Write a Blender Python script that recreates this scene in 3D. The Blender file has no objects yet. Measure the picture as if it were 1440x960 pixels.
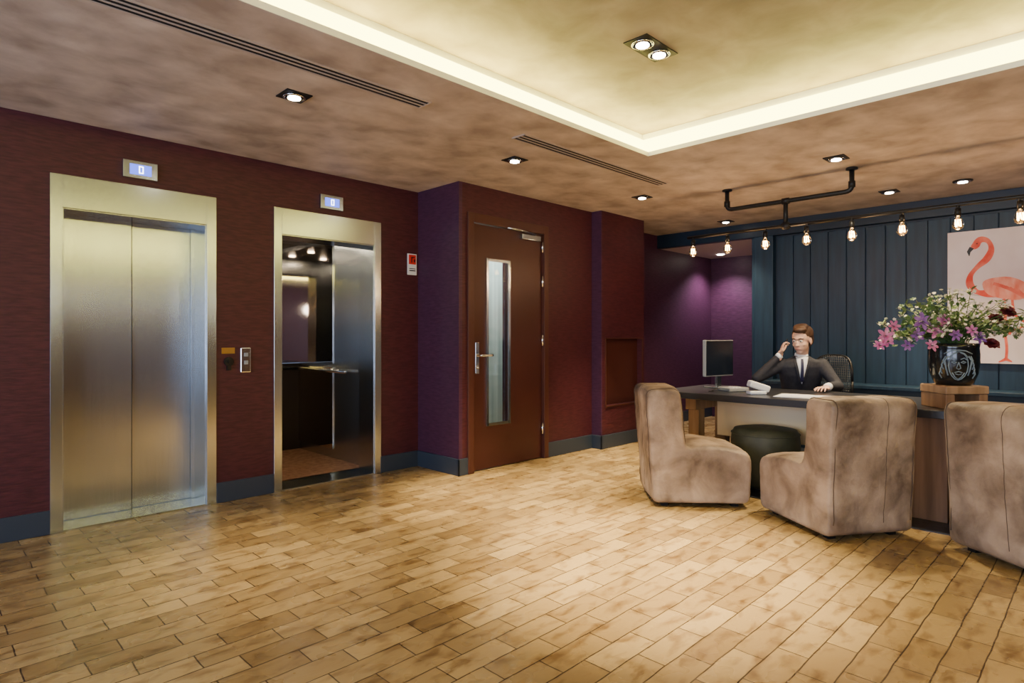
import bpy, bmesh, math, random
from mathutils import Vector, Matrix, noise, geometry
random.seed(3)
S=bpy.context.scene
col=S.collection
H=1.25; CZ=2.63
# ------------------------------------------------------------ helpers
def finish(name,bm,mat=None,parent=None,smooth=False,bevel=0):
    me=bpy.data.meshes.new(name); bmesh.ops.recalc_face_normals(bm,faces=bm.faces[:]); bm.to_mesh(me); bm.free()
    o=bpy.data.objects.new(name,me); col.objects.link(o)
    if mat: me.materials.append(mat)
    if smooth:
        for p in me.polygons: p.use_smooth=True
    if bevel:
        m=o.modifiers.new('bev','BEVEL'); m.width=bevel; m.segments=3; m.limit_method='ANGLE'
    if parent: o.parent=parent
    return o
def abox(bm,x0,x1,y0,y1,z0,z1,M=None):
    vs=[]
    for x in (x0,x1):
        for y in (y0,y1):
            for z in (z0,z1):
                v=Vector((x,y,z)); 
                if M: v=M@v
                vs.append(bm.verts.new(v))
    for f in ((0,1,3,2),(4,6,7,5),(0,4,5,1),(2,3,7,6),(0,2,6,4),(1,5,7,3)):
        bm.faces.new([vs[i] for i in f])
def boxes(name,lst,mat,parent=None,bevel=0,M=None):
    bm=bmesh.new()
    for b in lst: abox(bm,*b,M=M)
    return finish(name,bm,mat,parent,bevel=bevel)
def empty(name,loc=(0,0,0),rz=0):
    e=bpy.data.objects.new(name,None); e.location=loc; e.rotation_euler=(0,0,rz); e.empty_display_size=.1; col.objects.link(e); return e
def tube(bm,pts,radii,seg=10,caps=True):
    pts=[Vector(p) for p in pts]
    if not isinstance(radii,(list,tuple)): radii=[radii]*len(pts)
    rings=[]; prev=None
    for i,p in enumerate(pts):
        if i==0: d=pts[1]-p
        elif i==len(pts)-1: d=p-pts[i-1]
        else: d=(pts[i+1]-p).normalized()+(p-pts[i-1]).normalized()
        d.normalize()
        if prev is None:
            a=Vector((0,0,1)) if abs(d.z)<.9 else Vector((1,0,0))
            u=d.cross(a).normalized()
        else:
            u=(prev-d*prev.dot(d)).normalized()
        prev=u; w=d.cross(u)
        rings.append([bm.verts.new(p+(u*math.cos(2*math.pi*k/seg)+w*math.sin(2*math.pi*k/seg))*radii[i]) for k in range(seg)])
    for a,b in zip(rings,rings[1:]):
        for k in range(seg):
            bm.faces.new((a[k],a[(k+1)%seg],b[(k+1)%seg],b[k]))
    if caps:
        bm.faces.new(rings[0][::-1]); bm.faces.new(rings[-1])
def tubes(name,lst,mat,parent=None,seg=10):
    bm=bmesh.new()
    for pts,r in lst: tube(bm,pts,r,seg)
    return finish(name,bm,mat,parent,smooth=True)
def smoothline(pts,n=6):
    pts=[Vector(p) for p in pts]; out=[]
    for i in range(len(pts)-1):
        p0=pts[max(i-1,0)];p1=pts[i];p2=pts[i+1];p3=pts[min(i+2,len(pts)-1)]
        for k in range(n):
            t=k/n
            out.append(.5*((2*p1)+(p2-p0)*t+(2*p0-5*p1+4*p2-p3)*t*t+(3*p1-p0-3*p2+p3)*t**3))
    out.append(pts[-1]); return out
def lathe(bm,prof,c,seg=32,M=None):
    rings=[]
    for r,z in prof:
        ring=[]
        for k in range(seg):
            a=2*math.pi*k/seg
            v=Vector((r*math.cos(a),r*math.sin(a),z))
            if M: v=M@v
            ring.append(bm.verts.new(v+Vector(c)))
        rings.append(ring)
    for a,b in zip(rings,rings[1:]):
        for k in range(seg): bm.faces.new((a[k],a[(k+1)%seg],b[(k+1)%seg],b[k]))
    bm.faces.new(rings[0][::-1]); bm.faces.new(rings[-1])
def ell(bm,c,r,M=None,u=20,v=14):
    mat=Matrix.Translation(Vector(c))@((M.to_4x4()) if M else Matrix.Identity(4))@Matrix.Diagonal((r[0],r[1],r[2],1))
    bmesh.ops.create_uvsphere(bm,u_segments=u,v_segments=v,radius=1,matrix=mat)
def limb(bm,pts,rad,seg=14):
    tube(bm,pts,rad,seg)
    for p,r in zip(pts,rad): ell(bm,p,(r,r,r),u=14,v=10)
def remesh(o,vs,it=4):
    m=o.modifiers.new('rm','REMESH'); m.mode='VOXEL'; m.voxel_size=vs; m.use_smooth_shade=True
    s=o.modifiers.new('sm','SMOOTH'); s.iterations=it; s.factor=.5
# ------------------------------------------------------------ materials
def mat(name,c,rough=.5,metal=0.,c2=None,scale=(5,5,5),nscale=1.,detail=6,bump=0.,bscale=None,bdist=.01,emit=None,es=0,lo=.35,hi=.65,dist=0,trans=0,ior=1.45,spec=None,coat=0,aniso=0):
    m=bpy.data.materials.new(name); m.use_nodes=True; nt=m.node_tree; N=nt.nodes; L=nt.links
    b=N['Principled BSDF']; b.inputs['Base Color'].default_value=(*c,1); b.inputs['Roughness'].default_value=rough; b.inputs['Metallic'].default_value=metal
    b.inputs['IOR'].default_value=ior
    if trans: b.inputs['Transmission Weight'].default_value=trans
    if coat: b.inputs['Coat Weight'].default_value=coat; b.inputs['Coat Roughness'].default_value=.15
    if spec is not None: b.inputs['Specular IOR Level'].default_value=spec
    if aniso:
        b.inputs['Anisotropic'].default_value=aniso
        tg=N.new('ShaderNodeTangent'); tg.direction_type='RADIAL'; tg.axis='Z'; L.new(tg.outputs[0],b.inputs['Tangent'])
    if emit: b.inputs['Emission Color'].default_value=(*emit,1); b.inputs['Emission Strength'].default_value=es
    tc=N.new('ShaderNodeTexCoord')
    def ntex(sc,det):
        mp=N.new('ShaderNodeMapping'); mp.inputs['Scale'].default_value=sc; L.new(tc.outputs['Object'],mp.inputs[0])
        n=N.new('ShaderNodeTexNoise'); n.inputs['Scale'].default_value=nscale; n.inputs['Detail'].default_value=det; n.inputs['Distortion'].default_value=dist
        L.new(mp.outputs[0],n.inputs['Vector']); return n
    if c2:
        n=ntex(scale,detail); r=N.new('ShaderNodeValToRGB'); r.color_ramp.elements[0].position=lo; r.color_ramp.elements[1].position=hi
        r.color_ramp.elements[0].color=(*c,1); r.color_ramp.elements[1].color=(*c2,1)
        L.new(n.outputs['Fac'],r.inputs[0]); L.new(r.outputs[0],b.inputs['Base Color'])
    if bump:
        n=ntex(bscale or scale,detail); bp=N.new('ShaderNodeBump'); bp.inputs['Strength'].default_value=bump; bp.inputs['Distance'].default_value=bdist
        L.new(n.outputs['Fac'],bp.inputs['Height']); L.new(bp.outputs[0],b.inputs['Normal'])
    return m
def emis(name,c,s):
    return mat(name,(0,0,0),.5,emit=c,es=s)
M_wall=mat('plum_wallcloth',(.044,.007,.012),.5,c2=(.070,.013,.020),scale=(12,12,70),bump=.4,bscale=(16,16,110),bdist=.004)
M_walldaylit=mat('daylit_purple_wallcloth',(.044,.012,.034),.48,c2=(.066,.020,.050),scale=(12,12,70),bump=.4,bscale=(16,16,110),bdist=.004)  # plum wallcloth with the purple cast of cool daylight mixed into its colour
M_ceil=mat('stucco_ceiling',(.30,.245,.195),.6,c2=(.62,.535,.45),scale=(1.5,1.7,1.5),nscale=2.6,detail=14,dist=.25,bump=.2,bscale=(5,5,5),lo=.30,hi=.72)
M_ceil2=mat('raised_ceiling_plaster',(.20,.155,.105),.6,c2=(.40,.33,.245),scale=(1.5,1.5,1.5),nscale=2.4,detail=14,dist=.35,bump=.2,bscale=(5,5,5),lo=.28,hi=.74)
M_cove=mat('cove_white_paint',(.85,.85,.75),.6)
M_base=mat('slate_baseboard',(.030,.042,.062),.4)
M_steel=mat('brushed_steel',(.49,.54,.58),.25,1.,c2=(.56,.61,.65),scale=(300,300,2),aniso=.75)
M_steelv=mat('steel_frame',(.54,.60,.64),.22,1.)
M_chrome=mat('chrome',(.8,.8,.8),.15,1.)
M_mirror=mat('smoked_mirror',(.62,.58,.55),.04,1.)
M_black=mat('black_metal',(.012,.012,.013),.4,.3)
M_blackgap=mat('black_gap',(.004,.004,.004),.8)
M_white=mat('white_plastic',(.75,.76,.78),.4)
M_grey=mat('grey_plastic',(.25,.26,.28),.4)
M_cabfloor=mat('cabin_floor_wood',(.30,.13,.07),.5,c2=(.50,.27,.15),scale=(20,20,20))
M_cabdark=mat('cabin_dark_panel',(.05,.042,.04),.3,.6)
M_door=mat('door_paint_maroon',(.055,.014,.011),.42,c2=(.066,.018,.014),scale=(2,2,2))
M_frame=mat('door_frame_maroon',(.068,.020,.013),.42)
M_blue=mat('navy_boards',(.005,.022,.050),.5,c2=(.009,.035,.073),scale=(3,14,1.2),nscale=1.5,bump=.1,bscale=(5,40,2))
M_bluedk=mat('navy_trim',(.005,.017,.038),.45)
M_desk=mat('dark_desk_wood',(.012,.013,.018),.3,c2=(.03,.03,.035),scale=(18,1,5))
M_wood=mat('oak_wood',(.24,.14,.07),.5,c2=(.36,.22,.12),scale=(20,20,1.5))
M_woodbr=mat('brown_timber',(.16,.085,.045),.55,c2=(.26,.145,.08),scale=(20,20,1.5))
M_cream=mat('cream_panel',(.85,.68,.42),.5)
M_leather=mat('distressed_leather',(.10,.065,.042),.55,c2=(.46,.35,.255),scale=(2.6,2.6,2.6),nscale=2.0,detail=12,dist=.4,bump=.5,bscale=(14,14,14),bdist=.014,lo=.28,hi=.68)
M_seam=mat('leather_seam',(.09,.057,.037),.7)
M_green=mat('olive_velvet',(.038,.042,.026),.6,c2=(.070,.074,.048),scale=(6,6,6))
M_pic=mat('canvas_print',(.66,.54,.56),.7,c2=(.78,.70,.72),scale=(2,2,2))
M_flam=mat('flamingo_pink',(.65,.05,.03),.7,c2=(.8,.20,.14),scale=(8,8,8))
M_flaml=mat('flamingo_pale',(.82,.36,.28),.7,c2=(.75,.16,.10),scale=(14,14,6))
M_suit=mat('navy_suit',(.012,.013,.022),.75,c2=(.02,.021,.032),scale=(40,40,40))
M_shirt=mat('white_shirt',(.72,.74,.80),.7)
M_tie=mat('tie_dark',(.02,.02,.06),.5)
M_skin=mat('skin',(.58,.34,.25),.5,c2=(.64,.40,.30),scale=(9,9,9))
M_lip=mat('lips',(.40,.15,.12),.5)
M_hair=mat('brown_hair',(.030,.013,.007),.55,c2=(.075,.036,.018),scale=(60,20,20),bump=.5,bscale=(90,30,30),bdist=.004)
M_vase=mat('vase_black_glaze',(.010,.012,.012),.12,coat=.5)
M_vaseart=mat('vase_motif',(.20,.26,.30),.4)
M_stem=mat('stem_green',(.05,.11,.025),.6,c2=(.09,.17,.04),scale=(20,20,20))
M_leaf=mat('leaf_green',(.07,.15,.035),.55,c2=(.19,.26,.09),scale=(15,15,15))
M_pink=mat('petal_pink',(.50,.08,.28),.6,c2=(.70,.30,.46),scale=(30,30,30))
M_purpf=mat('petal_purple',(.20,.05,.28),.6,c2=(.42,.20,.48),scale=(30,30,30))
M_wht=mat('petal_cream',(.78,.72,.55),.6)
M_dred=mat('petal_dark_red',(.10,.006,.012),.6)
M_glass=mat('bulb_glass',(1,.9,.7),.03,trans=1.)
M_fil=emis('filament',(1,.5,.12),60)
M_brass=mat('brass',(.6,.38,.12),.3,1.)
E_spot=emis('lamp_face',(1,.9,.75),40)
E_cove=emis('cove_led',(1,.86,.22),55)
E_diff=emis('cove_diffuser',(1,.85,.20),15)
E_disp=emis('indicator_display',(.12,.18,1),2.6)
E_dig=emis('indicator_digits',(.8,.85,1),9)
M_red=mat('sign_red',(.6,.02,.02),.5)
M_vent=mat('vent_trim',(.46,.38,.31),.6)
M_redpanel=mat('fabric_panel_red',(.040,.005,.003),.7,c2=(.06,.008,.005),scale=(200,200,200))
M_curtain=mat('pale_curtain',(.45,.5,.42),.7,c2=(.7,.74,.62),scale=(25,25,.5))
M_winglass=mat('door_glazing',(.8,.9,.9),.03,trans=1.)

def floor_mat(name,c1,c2,mort,bw,rh,rough):
    m=bpy.data.materials.new(name); m.use_nodes=True; nt=m.node_tree; N=nt.nodes; L=nt.links; b=N['Principled BSDF']
    tc=N.new('ShaderNodeTexCoord'); br=N.new('ShaderNodeTexBrick')
    br.inputs['Scale'].default_value=1; br.inputs['Brick Width'].default_value=bw; br.inputs['Row Height'].default_value=rh
    br.inputs['Mortar Size'].default_value=.003; br.inputs['Mortar Smooth'].default_value=.3
    br.offset=.41; br.offset_frequency=2
    br.inputs['Color1'].default_value=(*c1,1); br.inputs['Color2'].default_value=(*c2,1); br.inputs['Mortar'].default_value=(*mort,1)
    nw=N.new('ShaderNodeTexNoise'); nw.inputs['Scale'].default_value=5; L.new(tc.outputs['Object'],nw.inputs['Vector'])
    vm=N.new('ShaderNodeVectorMath'); vm.operation='MULTIPLY_ADD'; vm.inputs[1].default_value=(.014,.014,0); L.new(nw.outputs['Color'],vm.inputs[0]); L.new(tc.outputs['Object'],vm.inputs[2])
    L.new(vm.outputs[0],br.inputs['Vector'])
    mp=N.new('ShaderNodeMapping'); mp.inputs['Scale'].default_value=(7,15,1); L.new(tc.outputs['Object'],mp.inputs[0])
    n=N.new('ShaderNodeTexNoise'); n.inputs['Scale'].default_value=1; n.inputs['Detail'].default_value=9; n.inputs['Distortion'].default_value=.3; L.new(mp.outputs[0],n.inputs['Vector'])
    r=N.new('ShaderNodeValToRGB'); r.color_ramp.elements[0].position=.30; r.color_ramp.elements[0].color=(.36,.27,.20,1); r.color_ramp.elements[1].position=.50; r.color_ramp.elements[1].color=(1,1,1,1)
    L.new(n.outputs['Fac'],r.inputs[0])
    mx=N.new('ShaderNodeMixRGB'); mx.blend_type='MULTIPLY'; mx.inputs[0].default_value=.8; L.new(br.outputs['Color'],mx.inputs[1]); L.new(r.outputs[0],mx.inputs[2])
    L.new(mx.outputs[0],b.inputs['Base Color'])
    n2=N.new('ShaderNodeTexNoise'); n2.inputs['Scale'].default_value=6; L.new(tc.outputs['Object'],n2.inputs['Vector'])
    mr=N.new('ShaderNodeMapRange'); mr.inputs[3].default_value=rough-.06; mr.inputs[4].default_value=rough+.12; L.new(n2.outputs['Fac'],mr.inputs[0]); L.new(mr.outputs[0],b.inputs['Roughness'])
    sub=N.new('ShaderNodeMath'); sub.operation='MULTIPLY_ADD'; sub.inputs[1].default_value=-1; L.new(br.outputs['Fac'],sub.inputs[0])
    ad=N.new('ShaderNodeMath'); ad.operation='MULTIPLY'; ad.inputs[1].default_value=.8; L.new(n.outputs['Fac'],ad.inputs[0]); L.new(ad.outputs[0],sub.inputs[2])
    bp=N.new('ShaderNodeBump'); bp.inputs['Strength'].default_value=.6; bp.inputs['Distance'].default_value=.008; L.new(sub.outputs[0],bp.inputs['Height']); L.new(bp.outputs[0],b.inputs['Normal'])
    return m
M_floor=floor_mat('oak_brick_tile',(.26,.165,.062),(.47,.325,.135),(.07,.043,.022),.31,.122,.25)
M_slate=floor_mat('slate_tile',(.018,.022,.03),(.03,.034,.045),(.006,.006,.006),.3,.3,.3)

# ------------------------------------------------------------ room shell
XL,YB=-3.2,-3.2
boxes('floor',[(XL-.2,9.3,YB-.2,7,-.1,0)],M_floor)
boxes('floor_desk_zone',[(4.62,7.38,YB,2.92,0.0,.006)],M_slate)
LT=2.65
boxes('ceiling',[(4.04,9.3,YB,7,CZ,LT),(XL,4.04,2.56,7,CZ,LT),(XL,-1.6,YB,2.56,CZ,LT),(-1.6,4.04,YB,-1.6,CZ,LT)],M_ceil)
boxes('ceiling_raised',[(-1.8,4.25,-1.8,2.77,2.86,2.92)],M_ceil2)
boxes('trim_cove',[(4.18,4.25,-1.8,2.77,LT,2.86),(-1.8,-1.75,-1.8,2.77,LT,2.86),(-1.75,4.18,2.70,2.77,LT,2.86),(-1.75,4.18,-1.8,-1.75,LT,2.86),
  (4.036,4.04,-1.6,2.56,CZ,LT+.012),(-1.6,4.04,2.556,2.56,CZ,LT+.012)],M_cove)
cs=empty('cove_light_strip')
boxes('strip',[(4.11,4.15,-1.65,2.66,LT,LT+.015),(-1.7,4.11,2.62,2.66,LT,LT+.015),(-1.7,-1.66,-1.7,2.6,LT,LT+.015),(-1.6,4.1,-1.7,-1.66,LT,LT+.015)],E_cove,cs)
boxes('diffuser',[(4.16,4.18,-1.72,2.70,2.69,2.81),(-1.72,4.16,2.68,2.70,2.69,2.81),(-1.75,-1.73,-1.7,2.68,2.69,2.81),(-1.7,4.16,-1.75,-1.73,2.69,2.81)],E_diff,cs)
WY=4.77
boxes('wall_elevators',[(XL,.709,WY,WY+.23,0,CZ),(.709,1.573,WY,WY+.23,2.07,CZ),(1.573,2.143,WY,WY+.23,0,CZ),(2.143,3.003,WY,WY+.23,2.07,CZ),(3.003,3.49,WY,WY+.23,0,CZ)],M_wall)
boxes('wall_return',[(3.49,3.53,4.16,WY+.23,0,CZ)],M_walldaylit)
boxes('wall_door',[(3.53,3.62,4.16,4.30,0,CZ),(3.62,4.64,4.16,4.30,2.35,CZ),(4.64,5.42,4.16,4.30,0,CZ)],M_wall)
boxes('wall_pier',[(5.44,5.50,4.03,4.75,0,CZ),(6.22,6.27,4.03,4.75,0,CZ),(5.50,6.22,4.03,4.75,0,.47),(5.50,6.22,4.03,4.75,1.215,CZ),(5.50,6.22,4.12,4.75,.47,1.215)],M_wall)
boxes('wall_pier_return',[(5.42,5.44,4.03,4.30,0,CZ)],M_walldaylit)
boxes('wall_niche',[(6.27,9.0,4.5,4.7,0,CZ),(8.9,9.0,3.1,4.5,0,2.45)],M_walldaylit)
boxes('trim_niche_soffit',[(7.43,9.0,3.0,4.5,2.45,2.52)],mat('soffit_paint',(.60,.5,.52),.6))
boxes('wall_blue',[(7.42,7.5,YB,3.15,0,CZ),(7.5,9.0,3.0,3.15,0,2.45)],M_bluedk)
bd=[]; y=2.90; i=0
while y>YB+.2:
    bd.append((7.398 ,7.42,y-.186,y-.004,.12,2.43)); y-=.19
boxes('trim_wall_boards',bd,M_blue,bevel=.004)
boxes('trim_blue_pilaster',[(7.33,7.42,2.92,3.15,0,2.45),(7.36,7.42,3.15,3.19,0,2.45)],M_blue,bevel=.006)
boxes('trim_blue_fascia',[(7.33,7.43,YB,4.5,2.45,CZ)],M_bluedk,bevel=.004)
boxes('wall_right',[(XL,7.5,YB-.1,YB,0,CZ)],M_wall)
boxes('wall_left',[(XL-.1,XL,YB,4.8,0,.4),(XL-.1,XL,YB,4.8,2.4,CZ),(XL-.1,XL,YB,-2.6,.4,2.4),(XL-.1,XL,.2,.6,.4,2.4),(XL-.1,XL,3.6,4.8,.4,2.4)],M_wall)
boxes('window_1',[(XL-.08,XL-.03,-2.6,.2,.4,.46),(XL-.08,XL-.03,-2.6,.2,2.34,2.4),(XL-.08,XL-.03,-1.25,-1.18,.4,2.4)],M_black)
boxes('window_2',[(XL-.08,XL-.03,.6,3.6,.4,.46),(XL-.08,XL-.03,.6,3.6,2.34,2.4),(XL-.08,XL-.03,2.05,2.12,.4,2.4)],M_black)
bh=.15
boxes('baseboard_elevators',[(XL,.644,WY-.015,WY,0,bh),(1.643,2.074,WY-.015,WY,0,bh),(3.063,3.475,WY-.015,WY,0,bh)],M_base,bevel=.003)
boxes('baseboard_return',[(3.475,3.49,4.145,WY,0,bh),(3.475,3.585,4.145,4.16,0,bh)],M_base,bevel=.003)
boxes('baseboard_door',[(4.675,5.405,4.145,4.16,0,bh)],M_base,bevel=.003)
boxes('baseboard_pier',[(5.405,5.42,4.015,4.16,0,bh),(5.405,6.285,4.015,4.03,0,bh),(6.27,6.285,4.03,4.5,0,bh)],M_base,bevel=.003)
boxes('baseboard_niche',[(6.285,8.9,4.485,4.5,0,bh)],M_base)

# ------------------------------------------------------------ elevators
def elevator(x0,x1,open_):
    e=empty('elevator')
    fx0,fx1=x0-.065,x1+.068
    boxes('frame',[(fx0,x0,WY-.012,WY,0,2.28),(x1,fx1,WY-.012,WY,0,2.28),(x0,x1,WY-.012,WY,2.07,2.28),
       (x0-.0,x0+.006,WY,WY+.25,0,2.07),(x1-.006,x1,WY,WY+.25,0,2.07),(x0,x1,WY,WY+.25,2.062,2.07)],M_steelv,e,bevel=.002)
    boxes('sill',[(x0,x1,WY,WY+.30,0,.008)],M_steelv,e)
    xm=(x0+x1)/2
    if not open_:
        boxes('door_leaf_1',[(x0-.02,xm+.005,WY+.235,WY+.255,.01,2.08)],M_steel,e,bevel=.002)
        boxes('door_leaf_2',[(xm-.01,x1+.02,WY+.262,WY+.282,.01,2.08)],M_steel,e,bevel=.002)
        boxes('door_seam',[(xm+.005,xm+.009,WY+.236,WY+.262,.01,2.06)],M_blackgap,e)
    else:
        cy0,cy1=WY+.28,6.4; cx0,cx1=1.95,3.08
        boxes('cabin_floor',[(cx0,cx1,cy0,cy1,-.01,.008)],M_cabfloor,e)
        boxes('cabin_ceiling',[(cx0,cx1,cy0,cy1,2.25,2.3)],M_cabdark,e)
        boxes('cabin_back_wall',[(cx0,cx1,cy1,cy1+.04,0,.95)],M_cabdark,e)
        boxes('cabin_back_mirror',[(cx0,cx0+.55,cy1,cy1+.04,.955,2.25),(cx0+.56,cx1,cy1,cy1+.04,.955,2.25)],M_mirror,e)
        boxes('cabin_side_wall',[(cx1,cx1+.04,cy0,cy1,0,2.25),(cx0-.04,cx0,cy0,cy1,0,2.25)],M_steel,e)
        boxes('cabin_side_panels',[(cx1-.012,cx1,5.65,cy1,.1,.93),(cx1-.012,cx1,5.65,cy1,.97,2.2)],M_mirror,e)
        boxes('cabin_front',[(cx0,x0-.01,cy0-.02,cy0,0,2.25),(x1+.01,cx1,cy0-.02,cy0,0,2.25),(x0-.01,x1+.01,cy0-.02,cy0,2.07,2.25)],M_steel,e)
        tubes('handrail',[([(cx1-.06,5.3,.9),(cx1-.06,cy1-.06,.9)],.018),([(cx0+.05,cy1-.06,.9),(cx1-.06,cy1-.06,.9)],.018),
            ([(cx1-.06,5.45,.9),(cx1,5.45,.9)],.008),([(cx1-.06,6.1,.9),(cx1,6.1,.9)],.008)],M_chrome,e)
        ec=emis('cabin_lamp_face',(1,.80,.55),80)
        bm=bmesh.new()
        for lx in (2.3,2.72):
            for ly in (5.5,6.0): lathe(bm,[(.035,2.235),(.035,2.25)],(lx,ly,0),20)
        finish('cabin_lamps',bm,ec,e)
        boxes('door_leaf_open',[(x0-.6,x0+.015,WY+.235,WY+.255,.01,2.06)],M_steel,e)
    c=(x0+x1)/2+.0
    boxes('indicator_box',[(c-.105,c+.105,WY-.03,WY,2.325,2.445)],M_steelv,e,bevel=.004)
    boxes('indicator_display',[(c-.065,c+.065,WY-.033,WY-.029,2.35,2.42)],E_disp,e)
    boxes('indicator_digit',[(c-.012,c-.006,WY-.036,WY-.032,2.36,2.41),(c+.010,c+.016,WY-.036,WY-.032,2.36,2.41),(c-.012,c+.016,WY-.036,WY-.032,2.404,2.41),(c-.012,c+.016,WY-.036,WY-.032,2.36,2.366)],E_dig,e)
    return e
elevator(.709,1.573,False)
elevator(2.143,3.003,True)
e=empty('elevator_call_button')
boxes('plate',[(1.815,1.895,WY-.02,WY,.965,1.162)],M_chrome,e,bevel=.01)
boxes('button',[(1.84,1.87,WY-.026,WY-.018,1.09,1.12),(1.84,1.87,WY-.026,WY-.018,1.03,1.06)],M_grey,e,bevel=.004)
e=empty('key_switch')
boxes('label',[(1.68,1.775,WY-.008,WY,1.115,1.16)],M_brass,e)
bm=bmesh.new(); lathe(bm,[(.0,0),(.034,0),(.034,.02),(.015,.022),(.015,.035),(0.001,.036)],(1.73,WY,1.055),M=Matrix.Rotation(math.pi/2,4,'X')); finish('lock',bm,M_black,e,smooth=False)
boxes('tag',[(1.715,1.745,WY-.02,WY,.99,1.03)],M_black,e)
e=empty('fire_alarm_sign')
boxes('plate',[(3.365,3.465,WY-.012,WY,1.83,2.03)],M_white,e)
boxes('symbol',[(3.375,3.455,WY-.015,WY-.011,1.93,2.02)],M_red,e)
boxes('pictogram',[(3.40,3.41,WY-.018,WY-.014,1.945,2.0),(3.40,3.44,WY-.018,WY-.014,1.99,2.0),(3.43,3.445,WY-.018,WY-.014,1.95,1.98),(3.38,3.45,WY-.014,WY-.011,1.865,1.875),(3.38,3.45,WY-.014,WY-.011,1.885,1.892)],M_black,e)

# ------------------------------------------------------------ fire door
e=empty('door_1')
DY=4.16
boxes('frame',[(3.585,3.655,DY-.02,DY+.10,0,2.37),(4.61,4.675,DY-.02,DY+.10,0,2.37),(3.655,4.61,DY-.02,DY+.10,2.285,2.37)],M_frame,e,bevel=.004)
gx0,gx1,gz0,gz1=3.85,4.135,.42,1.96
boxes('leaf',[(3.66,gx0,DY+.02,DY+.07,.01,2.28),(gx1,4.605,DY+.02,DY+.07,.01,2.28),(gx0,gx1,DY+.02,DY+.07,.01,gz0),(gx0,gx1,DY+.02,DY+.07,gz1,2.28)],M_door,e)
boxes('glazing_bead',[(gx0-.015,gx0+.012,DY+.008,DY+.02,gz0-.015,gz1+.015),(gx1-.012,gx1+.015,DY+.008,DY+.02,gz0-.015,gz1+.015),(gx0,gx1,DY+.008,DY+.02,gz0-.015,gz0+.012),(gx0,gx1,DY+.008,DY+.02,gz1-.012,gz1+.015)],M_steelv,e)
boxes('glass',[(gx0,gx1,DY+.04,DY+.046,gz0,gz1)],M_winglass,e)
boxes('lock_plate',[(3.70,3.745,DY+.012,DY+.02,.90,1.19)],M_chrome,e,bevel=.003)
tubes('handle',[(smoothline([(3.722,DY+.015,1.07),(3.722,DY-.045,1.07),(3.76,DY-.05,1.07),(3.86,DY-.05,1.07)],4),.011)],M_chrome,e)
tubes('lock_cylinder',[([(3.722,DY+.015,.96),(3.722,DY-.005,.96)],.014)],M_chrome,e)
boxes('door_closer',[(4.28,4.55,DY-.03,DY+.02,2.20,2.255)],M_steelv,e,bevel=.008)
tubes('closer_arm',[([(4.46,DY-.035,2.262),(4.2,DY-.06,2.275),(4.08,DY-.02,2.285)],.010)],M_steelv,e)
tubes('hinges',[([(4.607,DY+.005,z),(4.607,DY+.005,z+.11)],.013) for z in (.25,1.15,1.75,2.1)],M_chrome,e)
cu=boxes('curtain_behind_door',[(3.6,4.6,4.75,4.77,0,2.4)],M_curtain,e)
boxes('wall_corridor',[(3.53,5.42,4.85,4.95,0,CZ),(5.42,5.44,4.3,4.95,0,CZ)],M_wall)

e=empty('wall_access_panel')
boxes('panel',[(5.50,6.22,4.095,4.118,.472,1.213)],M_redpanel,e)
boxes('panel_frame',[(5.487,5.50,4.018,4.03,.457,1.228),(6.22,6.233,4.018,4.03,.457,1.228),(5.50,6.22,4.018,4.03,.457,.47),(5.50,6.22,4.018,4.03,1.215,1.228)],M_frame,e)

# ------------------------------------------------------------ ceiling fittings
def vent(x0,x1,y):
    e=empty('ceiling_slot_vent')
    boxes('slots',[(x0,x1,y-.055,y+.055,CZ-.003,CZ)],M_blackgap,e)
    boxes('trim',[(x0,x1,y-.062,y-.052,CZ-.007,CZ),(x0,x1,y+.052,y+.062,CZ-.007,CZ),(x0,x1,y-.024,y-.014,CZ-.007,CZ),(x0,x1,y+.014,y+.024,CZ-.007,CZ),(x0-.01,x0,y-.062,y+.062,CZ-.007,CZ),(x1,x1+.01,y-.062,y+.062,CZ-.007,CZ)],M_vent,e)
vent(.45,2.19,2.93); vent(3.0,4.87,2.93)
def spot(x,y,z,power,size=75,c=(1,.80,.55),parent=None,blend=.8):
    l=bpy.data.lights.new('spot','SPOT'); l.energy=power; l.color=c; l.spot_size=math.radians(size); l.spot_blend=blend; l.shadow_soft_size=.04
    o=bpy.data.objects.new('lamp',l); o.location=(x,y,z); col.objects.link(o)
    if parent: o.parent=parent
WARM=(1,.81,.50)
def downlight(x,y,z,power,n=1,size=75,c=WARM,rnd=False,along='x',blend=.8):
    e=empty('recessed_downlight')
    w=.075
    offs=[0] if n==1 else [-.085,.085]
    hx=w if along=='y' or n==1 else w+.085; hy=w if along=='x' or n==1 else w+.085
    bm=bmesh.new()
    if rnd: lathe(bm,[(.075,-.01),(.075,0)],(x,y,z),24)
    else: abox(bm,x-hx,x+hx,y-hy,y+hy,z-.006,z)
    finish('housing',bm,M_black,e)
    for o in offs:
        cx,cy=(x+o,y) if along=='x' else (x,y+o)
        bm=bmesh.new(); lathe(bm,[(.060,-.008),(.062,-.014),(.052,-.016),(.050,-.008)],(cx,cy,z),28); finish('reflector_ring',bm,M_chrome,e,smooth=True)
        bm=bmesh.new(); lathe(bm,[(.036,-.019),(.036,-.012)],(cx,cy,z),24); finish('lamp_face',bm,E_spot,e)
    spot(x,y,z-.03,power*n,size,c,e,blend)
downlight(-.22,3.35,CZ,8,size=60,blend=1); downlight(1.58,3.35,CZ,330,size=50,blend=1)
downlight(3.38,3.35,CZ,1100,size=55,blend=1); downlight(5.18,3.35,CZ,850,size=58,blend=1)
downlight(7.0,3.35,CZ,150,size=90)
downlight(5.11,1.55,CZ,330,size=95); downlight(6.65,1.55,CZ,200,size=85); downlight(6.65,.98,CZ,200,rnd=True,size=85)
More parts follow.
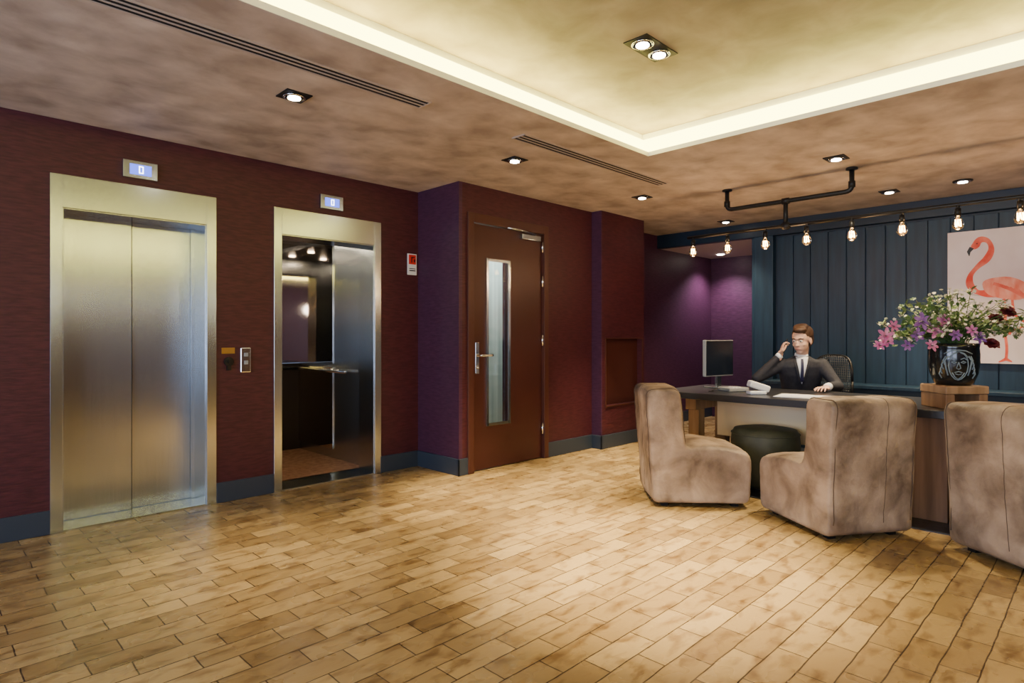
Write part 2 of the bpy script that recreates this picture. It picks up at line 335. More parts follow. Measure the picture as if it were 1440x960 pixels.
downlight(5.11,-.6,CZ,200,size=95)
for x,y,p in ((2.95,1.85,1050),(1.1,1.85,25),(2.95,0,110),(1.1,-.6,15)): downlight(x,y,2.86,p,2,size=52,blend=1)
e=empty('niche_downlight'); bm=bmesh.new(); lathe(bm,[(.05,-.008),(.05,0)],(8.5,4.15,2.45),24); finish('lamp_face',bm,E_spot,e); spot(8.5,4.15,2.42,125,120,(1,.85,.95),e)

for x,y in ((-1.4,-2.3),(1.4,-2.4),(4.3,-2.4),(-2.2,1.2)):  # unseen globes added behind the camera to light ceiling and walls evenly
    e=empty('fill_pendant')
    tubes('cord',[([(x,y,CZ),(x,y,2.12)],.004)],M_black,e)
    bm=bmesh.new(); lathe(bm,[(.02,2.12),(.06,2.10),(.07,2.05),(.02,2.05)],(x,y,0),20); finish('cap',bm,M_brass,e,smooth=True)
    bm=bmesh.new(); ell(bm,(x,y,1.93),(.13,.13,.13)); finish('globe',bm,emis('fill_globe',(1,.88,.72),24),e,smooth=True)

# pipe lamp
e=empty('industrial_pipe_lamp')
PXX=5.5
def elbow(a,b,c,n=5,r=.05):
    a,b,c=map(Vector,(a,b,c)); return [(1-k/n)**2*(b+(a-b).normalized()*r)+2*(1-k/n)*(k/n)*b+(k/n)**2*(b+(c-b).normalized()*r) for k in range(n+1)]
A=(PXX,2.62,CZ);B_=(PXX,2.62,2.44);C=(PXX,1.55,2.44);D=(PXX,1.55,CZ)
tubes('support_pipe',[([A]+elbow(A,B_,C)+elbow(B_,C,D)+[D],.020),([(PXX,2.08,2.44),(PXX,2.08,2.22)],.020)],M_black,e)
tubes('main_pipe',[([(PXX,3.03,2.22),(PXX,-1.2,2.22)],.015)],M_black,e)
fl=[]
for p,q in (((PXX,2.62,CZ),(PXX,2.62,CZ-.015)),((PXX,1.55,CZ),(PXX,1.55,CZ-.015))): fl.append(([p,q],.045))
for c_ in ((PXX,2.11,2.44),):fl.append(([c_,(PXX,2.05,2.44)],.028))
fl.append(([(PXX,2.08,2.25),(PXX,2.08,2.19)],.028)); fl.append(([(PXX,2.115,2.22),(PXX,2.045,2.22)],.026))
fl.append(([(PXX,2.62,2.52),(PXX,2.62,2.47)],.027)); fl.append(([(PXX,1.55,2.52),(PXX,1.55,2.47)],.027))
tubes('fittings',fl,M_black,e,seg=14)
for i in range(11):
    y=2.97-.355*i; z=2.22
    tubes('socket',[([(PXX,y,z),(PXX,y,z-.03)],.012),([(PXX,y,z-.03),(PXX,y,z-.085)],.020)],M_black,e,seg=14)
    bm=bmesh.new(); lathe(bm,[(.014,-.085),(.018,-.10),(.033,-.125),(.038,-.150),(.033,-.172),(.018,-.186),(.002,-.189)],(PXX,y,z),18); finish('bulb_glass',bm,M_glass,e,smooth=True)
    tubes('filament',[([(PXX+.01*math.cos(a),y+.01*math.sin(a),z-.115),(PXX+.013*math.cos(a+.6),y+.013*math.sin(a+.6),z-.16)],.003) for a in (0,1.57,3.14,4.71)],M_fil,e,seg=5)
    if i%2==0:
        l=bpy.data.lights.new('bulb','POINT'); l.energy=10.0; l.color=(1,.6,.3); l.shadow_soft_size=.03
        o=bpy.data.objects.new('bulb_light',l); o.location=(PXX,y,z-.23); col.objects.link(o); o.parent=e

# ------------------------------------------------------------ desk
e=empty('reception_desk')
TZ=.76
boxes('desktop',[(4.78,5.74,-.9,2.95,TZ-.055,TZ)],M_desk,e,bevel=.004)
boxes('leg_frame_left',[(4.95,5.06,2.62,2.72,.006,.60),(5.45,5.56,2.62,2.72,.006,.60),(4.90,5.62,2.62,2.72,.60,TZ-.055)],M_wood,e,bevel=.005)
boxes('leg_slab_right',[(4.88,5.0,.80,1.05,.006,TZ-.055),(5.45,5.57,.80,1.05,.006,TZ-.055),(5.0,5.45,.87,.98,.2,.4)],M_woodbr,e,bevel=.005)
boxes('leg_slab_end',[(4.88,5.0,-.75,-.5,.006,TZ-.055),(5.45,5.57,-.75,-.5,.006,TZ-.055)],M_woodbr,e,bevel=.005)
boxes('modesty_panel',[(5.30,5.33,1.2,2.62,.34,TZ-.055)],M_cream,e)
e=empty('back_ledge_cabinet')
boxes('body',[(7.05,7.39,YB+.1,2.88,.006,.70)],M_bluedk,e); boxes('top',[(7.02,7.39,YB+.1,2.90,.70,.735)],M_blue,e,bevel=.004)

def at(e,x,y,z,rz): e.location=(x,y,z); e.rotation_euler=(0,0,rz)
e=empty('computer_monitor'); at(e,5.44,2.68,TZ,math.radians(-102))
boxes('stand_base',[(-.09,.09,-.10,.10,0,.012)],M_steelv,e,bevel=.003)
boxes('stand_neck',[(-.012,.012,-.03,.03,.01,.17)],M_steelv,e)
boxes('casing',[(-.018,.018,-.20,.20,.11,.45)],M_grey,e,bevel=.006)
boxes('screen',[(.018,.021,-.192,.192,.12,.442)],mat('screen_dark_blue',(.006,.010,.02),.25),e)
boxes('rear_panel',[(-.021,-.018,-.18,.18,.15,.43)],M_bluedk,e)
e=empty('card_terminal'); at(e,5.05,2.15,TZ,math.radians(135))
boxes('base',[(-.07,.07,-.05,.05,0,.03)],M_white,e,bevel=.01)
Mc=Matrix.Translation((0,0,.012))@Matrix.Rotation(math.radians(-18),4,'Y')
boxes('body',[(-.085,.085,-.045,.045,.03,.085)],M_white,e,bevel=.012,M=Mc)
boxes('screen',[(.0,.07,-.035,.035,.085,.088)],M_black,e,M=Mc)
e=empty('desk_phone'); at(e,5.2,2.42,TZ,math.radians(150))
boxes('body',[(-.1,.1,-.09,.09,0,.035)],M_grey,e,bevel=.01)
boxes('keypad',[(-.03+.03*i,-.01+.03*i,-.0+.025*j,.018+.025*j,.035,.04) for i in range(3) for j in range(3)],M_white,e)
tubes('cable',[(smoothline([(.1,-.05,.02),(.16,-.08,.006),(.2,0,.006),(.26,.02,.006)],5),.004)],M_black,e)
e=empty('desk_blotter'); at(e,5.12,1.72,TZ,math.radians(8))
boxes('sheet',[(-.15,.15,-.27,.27,0,.004)],M_white,e); boxes('page',[(-.13,.13,-.25,-.01,.004,.007),(-.13,.13,.01,.25,.004,.007)],M_shirt,e)

# ------------------------------------------------------------ vase & flowers
VX,VY=5.08,.80
e=empty('wooden_riser'); at(e,VX,VY,TZ,math.radians(45))
boxes('top',[(-.13,.13,-.145,.145,.10,.155)],M_wood,e,bevel=.008)
boxes('legs',[(-.125,.125,-.14,-.08,0,.10),(-.125,.125,.08,.14,0,.10)],M_woodbr,e,bevel=.006)
vz=TZ+.155
e=empty('flower_vase')
bm=bmesh.new(); lathe(bm,[(.0,0),(.095,0),(.115,.02),(.138,.08),(.147,.15),(.148,.21),(.144,.255),(.150,.283),(.140,.285),(.132,.25),(.05,.20),(0.001,.20)],(VX,VY,vz),48); finish('vase',bm,M_vase,e,smooth=True)
bm=bmesh.new()
def onvase(a,z,r=.001):
    pr=[(.0,.095),(.02,.115),(.08,.138),(.15,.147),(.21,.148),(.255,.144)]
    for (z0,r0),(z1,r1) in zip(pr,pr[1:]):
        if z0<=z<=z1: rr=r0+(r1-r0)*(z-z0)/(z1-z0)
    an=math.radians(200)+a/.145
    return Vector((VX+(rr+r)*math.cos(an),VY+(rr+r)*math.sin(an),vz+z))
def motif(pts,r=.0035): tube(bm,[onvase(a,z) for a,z in pts],r,6)
motif([(.055*math.sin(t),.135+.095*math.cos(t)) for t in [k*math.pi/8 for k in range(17)]])
for s in (-1,1):
    motif([(s*.045,.175),(s*.03,.188),(s*.01,.178)]); motif([(s*.04,.16),(s*.025,.167),(s*.012,.158),(s*.026,.153),(s*.04,.16)])
    motif([(s*.0,.16),(s*.012,.12),(0,.112)],.003); motif([(0,.045),(s*.02,.06),(s*.035,.09)],.004)
    motif([(s*.01,.225),(s*.03,.215),(s*.05,.19)],.006); motif([(s*.055,.2),(s*.075,.17),(s*.07,.12),(s*.06,.07)],.005)
    for q in range(4): motif([(s*(.07+.01*q),.20-.03*q),(s*(.085+.01*q),.17-.03*q),(s*(.075+.01*q),.14-.03*q)],.004)
    motif([(s*.0,.24),(s*.04,.235),(s*.08,.215)],.004)
motif([(-.022,.09),(0,.098),(.022,.09)]); motif([(-.018,.082),(0,.076),(.018,.082)],.003)
finish('face_motif',bm,M_vaseart,e,smooth=True)
def petal(bm,c,d,up,L,W,curl):
    d=d.normalized(); s=d.cross(up).normalized(); rows=[]
    for t,w in ((0,.12),(.3,.8),(.6,1),(.85,.7),(1,.15)):
        p=c+d*L*t+up*(curl*L*t*t)
        rows.append([bm.verts.new(p-s*W*w/2+up*.1*W*w),bm.verts.new(p),bm.verts.new(p+s*W*w/2+up*.1*W*w)])
    for a,b in zip(rows,rows[1:]):
        for k in (0,1): bm.faces.new((a[k],a[k+1],b[k+1],b[k]))
def blossom(bm,c,nrm,n,L,W,curl=-.3,open_=.8):
    nrm=nrm.normalized(); a=nrm.orthogonal().normalized(); b=nrm.cross(a)
    ph=random.random()*6
    for k in range(n):
        t=ph+2*math.pi*k/n; d=(a*math.cos(t)+b*math.sin(t))*open_+nrm*(1-open_*.7)
        petal(bm,c,d,nrm,L*random.uniform(.85,1.1),W,curl)
rt=Vector((.707,-.707,0)); fw=Vector((.707,.707,0)); up=Vector((0,0,1))
st=bmesh.new(); lf=bmesh.new(); pk=bmesh.new(); pu=bmesh.new(); wh=bmesh.new(); dr=bmesh.new()
c0=Vector((VX,VY,vz+.2))
def stem(tip,r=.0035,droop=0):
    base=c0+Vector((random.uniform(-.06,.06),random.uniform(-.06,.06),0))
    rim=base+up*.08+(tip-base)*.15; rim.z=max(rim.z,vz+.30)
    mid=base*.4+tip*.6+up*(.06+droop)
    pts=smoothline([base,rim,mid,tip],5); tube(st,pts,r,5); return pts
for i in range(92):
    u=random.uniform(-.42,.42); v=random.uniform(-.22,.22); h=random.uniform(.17,.44)-abs(u)*.22
    tip=c0+rt*u+fw*v+up*h
    pts=stem(tip,.0022)
    for p in pts[7::2]:
        for s in range(2):
            d=Vector((random.uniform(-1,1),random.uniform(-1,1),random.uniform(-.1,.8)))
            petal(lf,p,d,up,random.uniform(.035,.08),.022,-.2)
    k=random.random()
    if k<.5:
        for q in range(8):
            b=tip+Vector((random.gauss(0,.022),random.gauss(0,.022),random.gauss(0,.02)))
            tube(st,[tip-up*.03,b],.001,4); blossom(wh,b,Vector((random.gauss(0,1),random.gauss(0,1),1)),5,.014,.011)
    else:
        for q in range(4):
            b=tip+Vector((random.gauss(0,.02),random.gauss(0,.02),random.gauss(0,.025))); blossom(lf,b,Vector((random.gauss(0,1),random.gauss(0,1),1)),6,.024,.012)
for q,(u,v,h,L) in enumerate(((-.50,-.05,.135,.065),(-.46,.0,.10,.055),(-.40,.02,.20,.05),(-.27,-.08,.23,.075),(-.20,-.12,.16,.07),(-.32,-.1,.14,.06),(-.14,-.1,.23,.060),(-.25,-.14,.07,.055),(-.10,-.15,.14,.05),(.10,-.1,.12,.05),(-.52,-.02,.07,.045),(-.36,-.06,.07,.05),(.02,-.14,.17,.045))):
    tip=c0+rt*u+fw*v+up*h; stem(tip,.003,.03); B2=pu if q in (3,5,8,9,11) else pk
    blossom(B2,tip,(-fw*.8+rt*random.uniform(-.6,.4)+up*random.uniform(-.2,.5)),6,L,L*.42); blossom(B2,tip,(-fw+up*.3),4,L*.6,L*.35,open_=.5)
    tube(st,[tip,tip-fw*.02],.003,5)
for (u,v,h) in ((.29,-.1,.29),(.25,-.05,.24),(.16,-.12,.08)):
    tip=c0+rt*u+fw*v+up*h; stem(tip,.003)
    for o_ in (.9,.6,.35): blossom(dr,tip,(-fw*.6+up*.6),9,.055,.04,open_=o_)
finish('stems',st,M_stem,e,smooth=True); finish('leaves',lf,M_leaf,e); finish('pink_lilies',pk,M_pink,e); finish('purple_blossoms',pu,M_purpf,e); finish('white_filler_blossoms',wh,M_wht,e); finish('dark_red_blooms',dr,M_dred,e)

# ------------------------------------------------------------ flamingo picture
e=empty('flamingo_picture')
PX0=7.385; y0=1.208
boxes('canvas',[(PX0-.02,7.398,y0-.98,y0,.985,2.275)],M_pic,e)
def pp(a,z,o=0): return Vector((PX0-.021-o,y0-a,z))
def ribbon(bm,pts,ws,o):
    rows=[]
    for i,(a,z) in enumerate(pts):
        a0,z0=pts[max(i-1,0)];a1,z1=pts[min(i+1,len(pts)-1)]
        d=Vector((a1-a0,z1-z0)).normalized(); n=Vector((-d.y,d.x))*ws[i]/2
        rows.append((bm.verts.new(pp(a+n.x,z+n.y,o)),bm.verts.new(pp(a-n.x,z-n.y,o))))
    for r,s in zip(rows,rows[1:]): bm.faces.new((r[0],r[1],s[1],s[0]))
def sl2(p,n=6): return [(v.x,v.y) for v in smoothline([(a,b,0) for a,b in p],n)]
neck=sl2([(.215,2.12),(.26,2.18),(.32,2.16),(.345,2.08),(.31,1.99),(.24,1.92),(.185,1.84),(.18,1.75),(.23,1.68),(.31,1.66),(.40,1.68)])
bm=bmesh.new(); n=len(neck); ribbon(bm,neck,[.05+.012*math.sin(i/3)+(.05 if i>n-12 else 0)*(i-n+12)/12*1.6 for i in range(n)],.001)
def blob(bm,c,r,rot,o,nn=28,wob=0):
    vs=[]
    for k in range(nn):
        t=2*math.pi*k/nn; q=1+wob*math.sin(5*t); a=r[0]*math.cos(t)*q; b=r[1]*math.sin(t)*q
        vs.append(bm.verts.new(pp(c[0]+a*math.cos(rot)-b*math.sin(rot),c[1]+a*math.sin(rot)+b*math.cos(rot),o)))
    bm.faces.new(vs)
blob(bm,(.225,2.13),(.045,.032),.8,.0015)
ribbon(bm,sl2([(.44,1.60),(.45,1.40),(.44,1.34),(.46,1.15),(.455,1.02)]),[.022]*25,.001)
ribbon(bm,sl2([(.50,1.60),(.52,1.45),(.60,1.36),(.50,1.30),(.48,1.26)]),[.02]*25,.001)
ribbon(bm,[(.455,1.03),(.40,1.00)],[.03,.01],.0012); ribbon(bm,[(.455,1.03),(.50,1.005)],[.03,.01],.0014)
finish('flamingo_neck_and_legs',bm,M_flam,e)
bm=bmesh.new(); blob(bm,(.46,1.70),(.19,.105),-.25,.002,wob=.03); finish('flamingo_body',bm,M_flaml,e)
bm=bmesh.new(); 
for k in range(7): ribbon(bm,sl2([(.36+.03*k,1.75-.012*k),(.46+.025*k,1.71-.02*k),(.60+.012*k,1.63-.02*k)],5),[.03-.002*j for j in range(11)],.003+.0002*k)
finish('flamingo_wing_feathers',bm,M_flam,e)
bm=bmesh.new(); ribbon(bm,[(.195,2.11),(.17,2.07),(.175,2.03)],[.04,.03,.006],.002); blob(bm,(.235,2.145),(.006,.006),0,.0025,10); finish('flamingo_beak',bm,M_black,e)

# ------------------------------------------------------------ lounge chairs
def roundpoly(pts,rad,n=5,step=.03):
    out=[]; N_=len(pts)
    V=[Vector((p[0],p[1])) for p in pts]
    for i in range(N_):
        a,b,c=V[i-1],V[i],V[(i+1)%N_]; r=min(rad[i],(a-b).length*.45,(c-b).length*.45)
        p=b+(a-b).normalized()*r; q=b+(c-b).normalized()*r
        for k in range(n+1):
            t=k/n; out.append((1-t)**2*p+2*t*(1-t)*b+t*t*q)
    res=[]
    for i,p in enumerate(out):
        q=out[(i+1)%len(out)]; L=(q-p).length; m=max(1,int(L/step))
        for k in range(m): res.append(p.lerp(q,k/m))
    return res
def lounge(x,y,face,W,seed,Dp=.70):
    """origin = bottom rear corner; local x=facing, local y across width"""
    e=empty('lounge_chair',(x,y,0),face)
    prof=[(0,.03),(Dp,.03),(Dp+.01,.39),(Dp-.30,.445),(.245,.43),(.215,.60),(.205,.86),(-.045,.855),(-.015,.40)]
    rad=[.05,.06,.08,.1,.05,.2,.07,.06,.2]
    ol=roundpoly(prof,rad)
    n=len(ol); nor=[]
    for i in range(n):
        d=(ol[(i+1)%n]-ol[i-1]).normalized(); nor.append(Vector((d.y,-d.x)))
    bm=bmesh.new(); rings=[]
    r=.026; ws=[(0,r),(.003,r*.55),(.009,r*.22),(.018,.005),(.028,0)]
    mids=[(.028+(W-.056)*k/22,0) for k in range(1,22)]
    ws=ws+mids+[(W-a,b) for a,b in reversed(ws)]
    def dn(p,w):
        v=Vector((p.x*4+seed,w*4,p.y*4)); v2=Vector((p.x*5+seed,w*12,p.y*14))
        return (noise.noise(v)*.014+(.5-abs(noise.noise(v2)))*.010)*min(1,max(0,(p.y-.05)/.08))
    for w,ins in ws:
        puff=.014*math.sin(math.pi*w/W)
        ring=[]
        for p,nn in zip(ol,nor):
            d=dn(p,w)*(1 if .03<w<W-.03 else .5)
            q=p+nn*(-ins+puff*(1 if p.y>.06 else 0)+d)
            ring.append(bm.verts.new(Vector((q.x,w,max(q.y,.03)))))
        rings.append(ring)
    for a,b in zip(rings,rings[1:]):
        for k in range(n): bm.faces.new((a[k],a[(k+1)%n],b[(k+1)%n],b[k]))
    flat=[[Vector((v.co.x,v.co.z,0)) for v in rings[0]]]
    for t in geometry.tessellate_polygon(flat):
        for R_ in (rings[0],rings[-1]):
            try: bm.faces.new([R_[i] for i in t])
            except ValueError: pass
    finish('upholstery',bm,M_leather,e,smooth=True)
    sm=[]
    def ringline(w,cond):
        puff=.014*math.sin(math.pi*w/W); pts=[]
        ids=[i for i in range(n) if cond(ol[i])]
        if not ids: return pts
        br=0
        for k in range(len(ids)):
            if (ids[k]-ids[k-1])%n!=1: br=k
        ids=ids[br:]+ids[:br]
        for i in ids:
            p,nn=ol[i],nor[i]; q=p+nn*(puff-.0005+dn(p,w)); pts.append((q.x,w,q.y))
        return pts
    for w in (.028,W-.028): sm.append((ringline(w,lambda p:p.y>.10 and p.x<.26),.0028))
    sm.append((ringline(W*.38,lambda p:p.x<.08 and p.y>.08),.0022))
    sm=[s for s in sm if len(s[0])>2]
    tubes('seams',sm,M_seam,e,seg=6)
    boxes('feet',[(.07,.12,.06,.11,0,.04),(Dp-.12,Dp-.07,.06,.11,0,.04),(.07,.12,W-.11,W-.06,0,.04),(Dp-.12,Dp-.07,W-.11,W-.06,0,.04)],M_black,e)
    return e
lounge(3.85,2.40,math.atan2(-.70,.62),.62,1.3)
lounge(4.42,.90,math.atan2(.83,.56),.60,7.1)
lounge(4.00,.21,math.atan2(-.585,.81),.62,4.4)
e=empty('round_pouf',(5.01,2.06,.0))
bm=bmesh.new(); lathe(bm,[(.0,.03),(.22,.03),(.25,.06),(.265,.2),(.268,.38),(.26,.45),(.24,.485),(.15,.50),(.02,.50),(.001,.495)],(0,0,0),40); finish('cushion',bm,M_green,e,smooth=True)
bm=bmesh.new(); lathe(bm,[(.2,.006),(.2,.035)],(0,0,0),24); finish('base',bm,M_black,e)
tubes('piping',[([(.262*math.cos(2*math.pi*k/40),.262*math.sin(2*math.pi*k/40),.45) for k in range(41)],.005)],M_green,e,seg=6)

# ------------------------------------------------------------ office chair
e=empty('office_chair',(6.14,2.10,0),math.atan2(.45,-.89))
boxes('seat',[(-.23,.25,-.24,.24,.42,.475)],M_black,e,bevel=.025)
tubes('gas_column',[([(0,0,.10),(0,0,.42)],.028)],M_black,e)
tubes('star_base',[([(0,0,.12),(.28*math.cos(k*1.2566),.28*math.sin(k*1.2566),.07)],[.03,.018]) for k in range(5)],M_black,e)
bm=bmesh.new()
for k in range(5): ell(bm,(.28*math.cos(k*1.2566),.28*math.sin(k*1.2566),.036),(.03,.03,.03))
finish('castors',bm,M_black,e,smooth=True)
fr=[( -.28-.03*math.sin(t)**2,.23*math.copysign(abs(math.cos(t))**.6,math.cos(t)),.82+.24*math.copysign(abs(math.sin(t))**.6,math.sin(t))) for t in [k*2*math.pi/32 for k in range(33)]]
tubes('backrest_frame',[(fr,.012),([(-.15,0,.44),(-.30,0,.50),(-.31,0,.62)],.018)],M_black,e)
ml=[]
for k in range(-9,10):
    yy=k*.0225; hh=.24*(1-abs(yy/.23)**3.3)**.3
    ml.append(([(-.29,yy,.82-hh),(-.27,yy,.82),(-.29,yy,.82+hh)],.0028))
for k in range(-10,11):
    zz=k*.0225; ww=.23*(1-abs(zz/.24)**3.3)**.3
    ml.append(([(-.285,-ww,.82+zz),(-.272,0,.82+zz),(-.285,ww,.82+zz)],.0028))
tubes('backrest_mesh',ml,mat('mesh_weave',(.06,.065,.075),.6),e,seg=5)

# ------------------------------------------------------------ receptionist
e=empty('receptionist')
P0=Vector((6.0,2.13,0)); f=Vector((-.906,-.423,0)); l=Vector((.423,-.906,0))
def Bp(a,b,z): return P0+f*a+l*b+up*z
R3=Matrix((f,l,up)).transposed()
def torso(bm,secs,n=28):
    rings=[]
    for a,z,rf,rl in secs:
        ring=[]
        for k in range(n):
            t=2*math.pi*k/n; ca,sa=math.cos(t),math.sin(t)
            ring.append(bm.verts.new(Bp(a+rf*math.copysign(abs(ca)**.85,ca),rl*math.copysign(abs(sa)**.85,sa),z)))
        rings.append(ring)
    for a,b in zip(rings,rings[1:]):
        for k in range(n): bm.faces.new((a[k],a[(k+1)%n],b[(k+1)%n],b[k]))
    bm.faces.new(rings[0][::-1]); bm.faces.new(rings[-1])
bm=bmesh.new()
torso(bm,[(-.12,.478,.13,.18),(-.10,.60,.12,.17),(-.05,.75,.115,.165),(.0,.88,.12,.19),(.03,.96,.11,.205),(.045,1.01,.085,.18),(.05,1.04,.065,.10),(.055,1.065,.055,.065)])
SL=Bp(.04,.175,.975); EL=Vector((5.99,1.80,.79)); WL=Vector((5.74,1.80,.805))
SR=Bp(.04,-.175,.975); ER=Vector((5.72,2.43,.845)); WR=Vector((5.82,2.275,1.045))
limb(bm,[SL,SL.lerp(EL,.5),EL],[.066,.056,.048]); limb(bm,[EL,EL.lerp(WL,.5),WL],[.048,.044,.036])
limb(bm,[SR,SR.lerp(ER,.5),ER],[.066,.056,.048]); limb(bm,[ER,ER.lerp(WR,.5),WR],[.048,.042,.034])
o=finish('suit_jacket',bm,M_suit,e,smooth=True); remesh(o,.010,5)
bm=bmesh.new()
for s in (-1,1):
    hip=Bp(-.10,.09*s,.56); kn=Bp(.33,.14*s,.54); an=Bp(.30,.13*s,.10)
    limb(bm,[hip,hip.lerp(kn,.5),kn],[.085,.078,.062]); limb(bm,[kn,kn.lerp(an,.35),an],[.06,.056,.042])
o=finish('trousers',bm,M_suit,e,smooth=True); remesh(o,.011,4)
bm=bmesh.new()
for s in (-1,1):
    ell(bm,Bp(.36,.13*s,.05),(.13,.045,.042),R3); ell(bm,Bp(.29,.13*s,.07),(.05,.04,.055),R3)
o=finish('shoes',bm,M_black,e,smooth=True); remesh(o,.009,3)
def chest(b,z,o=0):
    secs=[(-.05,.75,.115,.165),(.0,.88,.12,.19),(.03,.96,.11,.205),(.045,1.01,.085,.18),(.05,1.04,.065,.10),(.055,1.065,.055,.065)]
    for s0,s1 in zip(secs,secs[1:]):
        if s0[1]<=z<=s1[1]+1e-6:
            t=(z-s0[1])/(s1[1]-s0[1]); a,_,rf,rl=[s0[i]*(1-t)+s1[i]*t for i in range(4)]
    q=max(0,1-abs(b/rl)**(2/.85)); return Bp(a+rf*q**(.85/2)+o,b,z)
def patch(name,fl,fr_,z0,z1,off,mat_,th=.006):
    bm=bmesh.new(); rows=[]
    for i in range(11):
        z=z0+(z1-z0)*i/10; a,b=fl(i/10),fr_(i/10)
        rows.append([bm.verts.new(chest(a+(b-a)*j/6,z,off)) for j in range(7)])
    for r,s in zip(rows,rows[1:]):
        for j in range(6): bm.faces.new((r[j],r[j+1],s[j+1],s[j]))
    o=finish(name,bm,mat_,e,smooth=True); m=o.modifiers.new('s','SOLIDIFY'); m.thickness=th; m.offset=1
patch('shirt_front',lambda t:-.004-.05*t,lambda t:.004+.05*t,.80,1.055,.004,M_shirt)
patch('tie',lambda t:-.016+.006*t,lambda t:.016-.006*t,.82,1.035,.012,M_tie)
patch('lapel_l',lambda t:.004+.05*t,lambda t:.012+.075*t-.03*max(0,t-.7),.80,1.045,.009,M_suit)
patch('lapel_r',lambda t:-.012-.075*t+.03*max(0,t-.7),lambda t:-.004-.05*t,.80,1.045,.009,M_suit)
bm=bmesh.new(); tube(bm,[Bp(.055,0,1.045),Bp(.065,0,1.085)],[.062,.056],24); finish('shirt_collar',bm,M_shirt,e,smooth=True)
hyaw=math.atan2(.12,-1); HM=Matrix.Rotation(hyaw,4,'Z')@Matrix.Rotation(math.radians(10),4,'Y')
HC=Bp(.10,0,1.21); HT=Matrix.Translation(HC)@HM@Matrix.Scale(1.06,4)
def hv(x,y,z): return HT@Vector((x,y,z))
HR=HM.to_3x3()
def he(bm,c,r,u=20,v=14): ell(bm,c,tuple(q*1.06 for q in r),HR,u,v)
bm=bmesh.new()
he(bm,hv(-.012,0,.035),(.098,.078,.088)); he(bm,hv(.022,0,-.03),(.066,.060,.085)); he(bm,hv(.050,0,-.095),(.026,.028,.022))
he(bm,hv(.078,0,-.018),(.020,.011,.026)); he(bm,hv(.092,0,-.032),(.014,.015,.011)); he(bm,hv(.070,0,.026),(.018,.050,.012))
for s in (-1,1): he(bm,hv(-.005,.077*s,-.012),(.018,.008,.031)); he(bm,hv(.052,.036*s,-.030),(.024,.022,.02))
he(bm,hv(.078,0,-.066),(.010,.024,.010))
limb(bm,[Bp(.05,0,1.03),hv(-.01,0,-.07)],[.052,.050])
o=finish('head',bm,M_skin,e,smooth=True); remesh(o,.0045,4)
bm=bmesh.new()
for s in (-1,1): he(bm,hv(.074,.030*s,.004),(.011,.013,.010),12,8)
finish('eyes',bm,mat('eye_white',(.7,.68,.65),.3),e,smooth=True)
bm=bmesh.new()
for s in (-1,1): he(bm,hv(.083,.030*s,.003),(.004,.006,.006),10,8)
finish('irises',bm,M_blackgap,e,smooth=True)
tubes('eyebrows',[([hv(.084,.012*s,.022),hv(.084,.030*s,.029),hv(.070,.050*s,.023)],[.004,.005,.003]) for s in (-1,1)],M_hair,e)
tubes('mouth',[([hv(.079,-.023,-.066),hv(.088,-.008,-.064),hv(.088,.008,-.064),hv(.079,.023,-.066)],[.002,.0045,.0045,.002])],M_lip,e)
bm=bmesh.new()
he(bm,hv(-.026,0,.050),(.102,.085,.086)); he(bm,hv(-.060,0,.0),(.062,.074,.08))
he(bm,hv(.045,.012,.100),(.050,.058,.030)); he(bm,hv(.0,.0,.118),(.075,.06,.028))
o=finish('hair',bm,M_hair,e,smooth=True); remesh(o,.006,2)
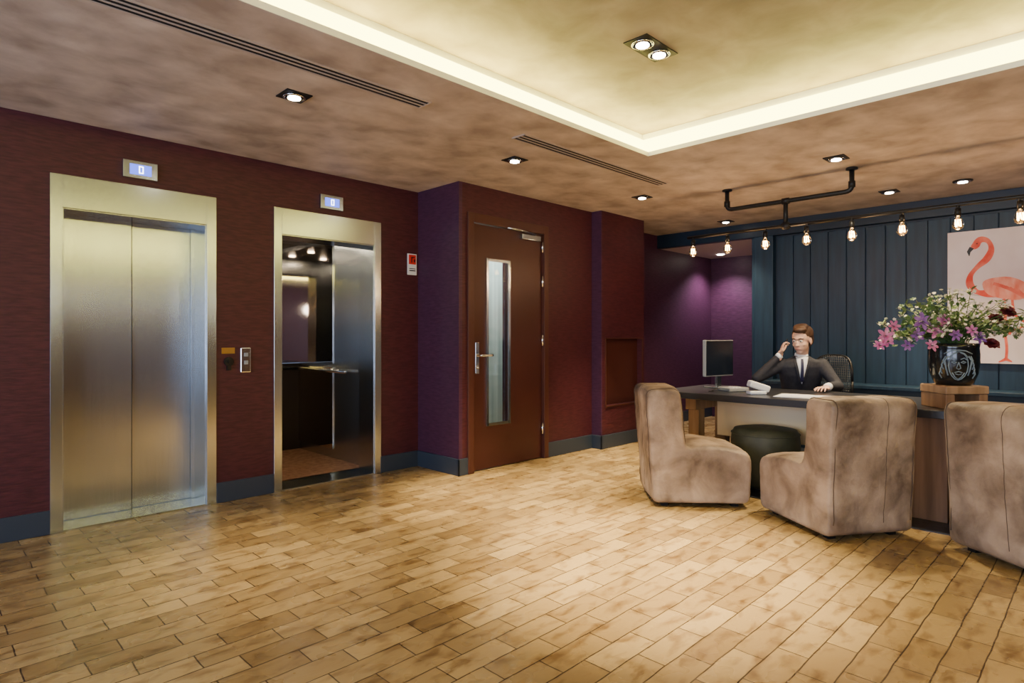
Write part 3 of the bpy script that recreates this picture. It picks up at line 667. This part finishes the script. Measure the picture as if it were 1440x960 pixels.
def hand(name,W,d,side,nrm=None,curl=1.0):
    """nrm = back of the hand direction"""
    nrm=Vector(nrm) if nrm else up.copy()
    d=d.normalized(); s=nrm.cross(d).normalized(); nn=d.cross(s).normalized(); s=s*side
    bm=bmesh.new()
    HRm=Matrix((d,s,d.cross(s))).transposed()
    limb(bm,[W-d*.03,W+d*.02],[.026,.026])
    ell(bm,W+d*.055-nn*.004,(.050,.040,.017),HRm)
    ell(bm,W+d*.078-nn*.003,(.022,.040,.014),HRm)
    for k,(off,L,sp) in enumerate(((.030,.070,.10),(.010,.078,.02),(-.011,.072,-.05),(-.031,.056,-.14))):
        dd=(d+s*sp).normalized(); b=W+d*.085+s*off
        if curl>1:
            p1=b+dd*L*.40-nn*.004; p2=p1+dd*L*.22-nn*.020; p3=p2-dd*L*.05-nn*.022
        else:
            p1=b+dd*L*.45+nn*.008; p2=p1+dd*L*.32-nn*.010; p3=p2+dd*L*.22-nn*.014
        limb(bm,[b,p1,p2,p3],[.0095,.0088,.0080,.0068],10)
    t0=W+d*.025+s*.028; t1=t0+(d*.5+s*.8).normalized()*.035-nn*.004*curl; t2=t1+(d*.85+s*.45*(1 if curl<=1 else -.2)).normalized()*.030-nn*.006*curl; t3=t2+d*.022-nn*.003
    limb(bm,[t0,t1,t2,t3],[.014,.0115,.0100,.0080],10)
    o=finish(name,bm,M_skin,e,smooth=True); remesh(o,.0035,2)
hand('left_hand',WL+Vector((-.03,0,-.008)),Vector((-1,.12,-.05)),-1)
dR=(WR-ER).normalized()
hd=Vector((.22,-.18,.95)).normalized(); nb=Vector((-.45,.88,.25)); nb=(nb-hd*nb.dot(hd)).normalized()
WH=WR+dR*.03
hand('right_hand',WH,hd,-1,nb,2.0)
pc=WH+hd*.095-nb*.022; ax=hd; sx=nb.cross(hd).normalized()
MP=Matrix.Translation(pc)@Matrix((sx,ax,nb)).transposed().to_4x4()
boxes('mobile_phone',[(-.034,.034,-.070,.070,-.005,.005)],M_black,e,bevel=.003,M=MP)
bm=bmesh.new(); tube(bm,[WL+Vector((.0,0,0)),WL+Vector((-.045,0,-.003))],.034,18); tube(bm,[WR,WR+dR*.035],.033,18)
finish('shirt_cuffs',bm,M_shirt,e,smooth=True)

# ------------------------------------------------------------ lights
def area(name,loc,rot,sx,sy,p,c):
    la=bpy.data.lights.new(name,'AREA'); la.shape='RECTANGLE'; la.size=sx; la.size_y=sy; la.energy=p; la.color=c
    o=bpy.data.objects.new(name,la); o.location=loc; o.rotation_euler=rot; col.objects.link(o)
area('window_daylight',(XL-.02,-1.2,1.4),(0,math.radians(-90),0),1.9,2.7,130,(.66,.77,1))
area('window_daylight',(XL-.02,2.1,1.4),(0,math.radians(-90),0),1.9,2.9,190,(.62,.72,1))
area('corridor_light',(4.2,4.5,2.5),(0,0,0),.8,.25,60,(.85,.95,1))
w=bpy.data.worlds.new('World'); S.world=w; w.use_nodes=True
w.node_tree.nodes['Background'].inputs[0].default_value=(.45,.6,.9,1); w.node_tree.nodes['Background'].inputs[1].default_value=.6
# ------------------------------------------------------------ camera
cd=bpy.data.cameras.new('Camera'); co=bpy.data.objects.new('Camera',cd); col.objects.link(co)
co.location=(0,0,H); co.rotation_euler=(math.radians(90),0,math.radians(-45))
cd.sensor_width=36; cd.lens=36*853/1440; cd.shift_y=-8/1440; cd.clip_start=.05
S.camera=co
